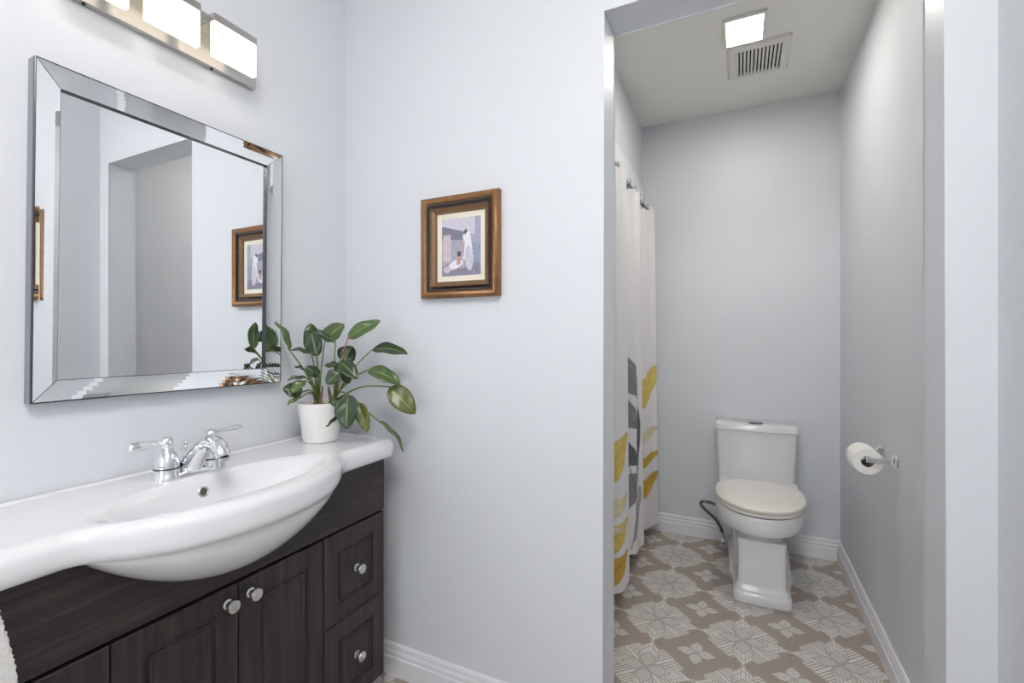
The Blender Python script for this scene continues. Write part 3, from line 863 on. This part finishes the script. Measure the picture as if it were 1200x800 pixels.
# foot: column in front, waist, skirt behind, all on a stepped plinth
def foot(z, g, dz=0):
    half = [(2.340-g, .070+g*.4), (2.342-g, .084+g*.6), (2.347-g*.95, .091+g*.8), (2.356-g*.7, .0955+g), (2.40, .0965+g), (2.50, .098+g), (2.525, .084+g*1.15+dz), (2.62, .086+g*1.2+dz), (2.66, .118+g), (2.90+g*.3, .128+g)]
    pts = [(TX+.006-w, y, z) for y, w in half[::-1]] + [(TX+.006+w, y, z) for y, w in half]
    return pts
M.loft([foot(.0, .019, .026), foot(.005, .021, .026), foot(.036, .020, .026), foot(.043, .016, .022), foot(.046, .011, .018), foot(.060, .009, .014), foot(.068, .002, .002), foot(.080, .0), foot(.20, -.001), foot(.275, .001)])
# rear body joining bowl and tank
M.loft([rrect(TX-.125, TX+.125, 2.66, 2.925, .03, .20), rrect(TX-.155, TX+.155, 2.64, 2.935, .03, .30), rrect(TX-.178, TX+.178, 2.66, 2.94, .03, .345), rrect(TX-.178, TX+.178, 2.68, 2.945, .03, .425)])
M.build('bowl', PORC, tl, 40)
def tankring(z, hw, yf, yb, bow, r=.02, cx=TX-.006):
    N = 14; pts = []
    for k in range(N+1):
        t = -1+2*k/N; pts.append((cx+t*(hw-r), yf + bow*t*t, z))
    e = yf+bow
    for a in (20, 45, 70, 90): pts.append((cx+hw-r+r*math.sin(R(a)), e+r*(1-math.cos(R(a))), z))
    pts += [(cx+hw, yb-.006, z), (cx+hw-.006, yb, z), (cx-hw+.006, yb, z), (cx-hw, yb-.006, z)]
    for a in (90, 70, 45, 20): pts.append((cx-hw+r-r*math.sin(R(a)), e+r*(1-math.cos(R(a))), z))
    return pts
MB().loft([tankring(.41, .178, 2.766, 2.948, .016), tankring(.44, .180, 2.762, 2.948, .016), tankring(.56, .186, 2.757, 2.948, .017), tankring(.680, .190, 2.752, 2.948, .018)]).build('tank', PORC, tl, 40)
lid = MB().loft([tankring(.6815, .194, 2.748, 2.951, .018), tankring(.684, .1975, 2.744, 2.952, .018), tankring(.704, .1975, 2.744, 2.952, .018), tankring(.712, .195, 2.748, 2.950, .018), tankring(.7155, .188, 2.756, 2.946, .018)]).build('tank_lid', PORC, tl, 35)
M = MB().lathe([(.036, .7150), (.036, .7205), (.033, .7235), (.020, .7245), (.001, .7245)], 32, (TX-.004, 2.82, 0)); M.build('flush_button', BUTTON, lid, 40)
MB().loft([egg(.4065, 2.264, 2.70, .182, 2.05, 2.7), egg(.4075, 2.256, 2.705, .186, 2.05, 2.7), egg(.419, 2.255, 2.705, .187, 2.05, 2.7), egg(.4235, 2.260, 2.70, .184, 2.05, 2.7)]).build('seat', SEATM, tl, 35)
MB().loft([egg(.4268, 2.260, 2.705, .184, 2.05, 2.7), egg(.4285, 2.249, 2.712, .191, 2.05, 2.7), egg(.438, 2.247, 2.714, .192, 2.05, 2.7), egg(.4442, 2.252, 2.711, .188, 2.05, 2.7), egg(.4478, 2.266, 2.702, .178, 2.05, 2.7), egg(.4500, 2.32, 2.67, .140, 2.05, 2.7)]).build('seat_lid', SEATM, tl, 40)
for s in (-1, 1):
    MB().box(TX+s*.075-.020, TX+s*.075+.020, 2.700, 2.735, .402, .436, .006, 3).build('hinge', SEATM, tl, 30)

# ---------------------------------------------------------------- water supply hose with its valve
hs = tag(empty('supply_hose', (-.085, 2.90, 0)), 'grey braided water hose looping up beside the toilet foot', 'hose')
MB().tube([(-.083, 2.895, .075), (-.094, 2.89, .105), (-.120, 2.88, .15), (-.170, 2.87, .195), (-.196, 2.87, .225), (-.185, 2.87, .243), (-.145, 2.87, .242), (-.110, 2.87, .232)], .0082, 12, 8).build('braided_tube', HOSE, hs, 60)
MB().tube([(-.118, 2.87, .234), (-.090, 2.87, .226)], .009, 10, 1).build('end_nut', CHROME, hs, 40)
v = MB().lathe([(.018, 0), (.018, .003), (.008, .006), (.008, .03), (.012, .032), (.012, .062), (.0085, .064), (.0085, .078)], 20, (-.083, 2.895, 0)).build('stop_valve', CHROME, hs, 40)
MB().lathe([(.005, 2.86), (.005, 2.885)], 12, (-.083, 0, .047), 'Y').build('valve_stem', CHROME, v, 40)
MB().lathe([(.012, 2.852), (.014, 2.855), (.012, 2.861)], 14, (-.083, 0, .047), 'Y').build('valve_handle', NICKEL, v, 40)

# ---------------------------------------------------------------- toilet paper and its holder
HX, HZ = .402, .757
th = tag(empty('toilet_paper_holder', (XR_, 2.07, HZ)), 'chrome double-post paper holder on the right wall of the toilet room', 'paper holder')
for y in (1.976, 2.150):
    M = MB()
    sq = lambda x, h: [(x, y-h, HZ-h), (x, y+h, HZ-h), (x, y+h, HZ+h), (x, y-h, HZ+h)]
    M.loft([sq(XR_-.0005, .024), sq(XR_-.004, .024), sq(XR_-.006, .019), sq(XR_-.010, .018), sq(XR_-.013, .012), sq(XR_-.020, .010)])
    p = M.build('post', CHROME, th)
    MB().box(HX-.010, XR_-.018, y-.0055, y+.0055, HZ-.0085, HZ+.0085, .0015).build('arm', CHROME, p)
MB().lathe([(.0065, 1.982), (.0065, 2.145)], 16, (HX, 0, HZ), 'Y').build('spindle', CHROME, th, 40)
RZ = HZ-.012
rl = tag(empty('toilet_paper_roll', (HX, 2.055, RZ)), 'white toilet paper roll hanging on the chrome holder', 'toilet paper')
def roll():
    R0, R1, a, b = .0455, .019, 2.002, 2.108
    prof = [(R1, a+.001), (R0-.002, a), (R0, a+.002), (R0, b-.002), (R0-.002, b), (R1, b-.001)]
    M = MB().lathe(prof, 48, (HX, 0, RZ), 'Y', False, False)
    return M
roll().build('paper', PAPER, rl, 40)
M = MB().lathe([(.0195, 2.0035), (.0195, 2.1065), (.0180, 2.1065), (.0180, 2.0035), (.0195, 2.0035)], 32, (HX, 0, RZ), 'Y', False, False); M.build('cardboard_core', CARD, rl, 40)
# loose end of the sheet resting on the roll
rings = []
for k in range(9):
    a = R(150+8*k); r = .0460+.0004*k
    rings.append([(HX+r*math.cos(a), y, RZ+r*math.sin(a)) for y in (2.003, 2.107)])
for k in range(1, 3): rings.append([(HX-.0265-.002*k, y, RZ-.0425-.004*k) for y in (2.003, 2.107)][:2])
M = MB(); M.loft(rings[:9], False, False, False); o = M.build('loose_sheet', PAPER, rl, 60)
md = o.modifiers.new('thickness', 'SOLIDIFY'); md.thickness = .0006

# ---------------------------------------------------------------- hand towel at the left end of the vanity
hk = tag(empty('towel_hook', (CF, .262, .757)), 'small chrome hook on the left end of the dark vanity front', 'hook')
M = MB().lathe([(.011, CF), (.011, CF+.003), (.004, CF+.005), (.004, CF+.028), (.006, CF+.030), (.006, CF+.034), (.001, CF+.035)], 16, (0, .262, .757), 'X'); M.build('peg', CHROME, hk, 40)
def towel():
    NU, NV = 110, 150; vs, fs = [], []
    for j in range(NV+1):
        t = j/NV; z = .768 - .42*t
        hw = .040 + .020*min(1, t/.30)**.9 + .008*t
        for i in range(NU):
            a = 2*PI*i/NU
            fold = 1 + .16*math.cos(4*a+1.2+1.5*t) * min(1, t*4)
            rx = (.010 + .006*min(1, t*3))*fold
            y = .262 + hw*math.cos(a)*(1+.03*math.sin(9*t))
            x = CF+.0215 + rx*math.sin(a)
            p = Vector((x, y, z)); n = noise.noise(p*420)*.0016 + noise.noise(p*900)*.0011
            vs.append((max(CF+.0022, x+n*math.sin(a)*1.2), y+n*1.6*math.cos(a), z + noise.noise(p*300)*.001))
    for j in range(NV):
        for i in range(NU):
            b = (i+1) % NU; fs.append([j*NU+i, j*NU+b, (j+1)*NU+b, (j+1)*NU+i])
    fs.append(list(range(NU))); fs.append([NV*NU+i for i in range(NU)])
    return build('hand_towel', vs, fs, TOWELM, None, 80)
tag(towel(), 'white fluffy terry towel at the left end of the dark vanity front', 'towel')
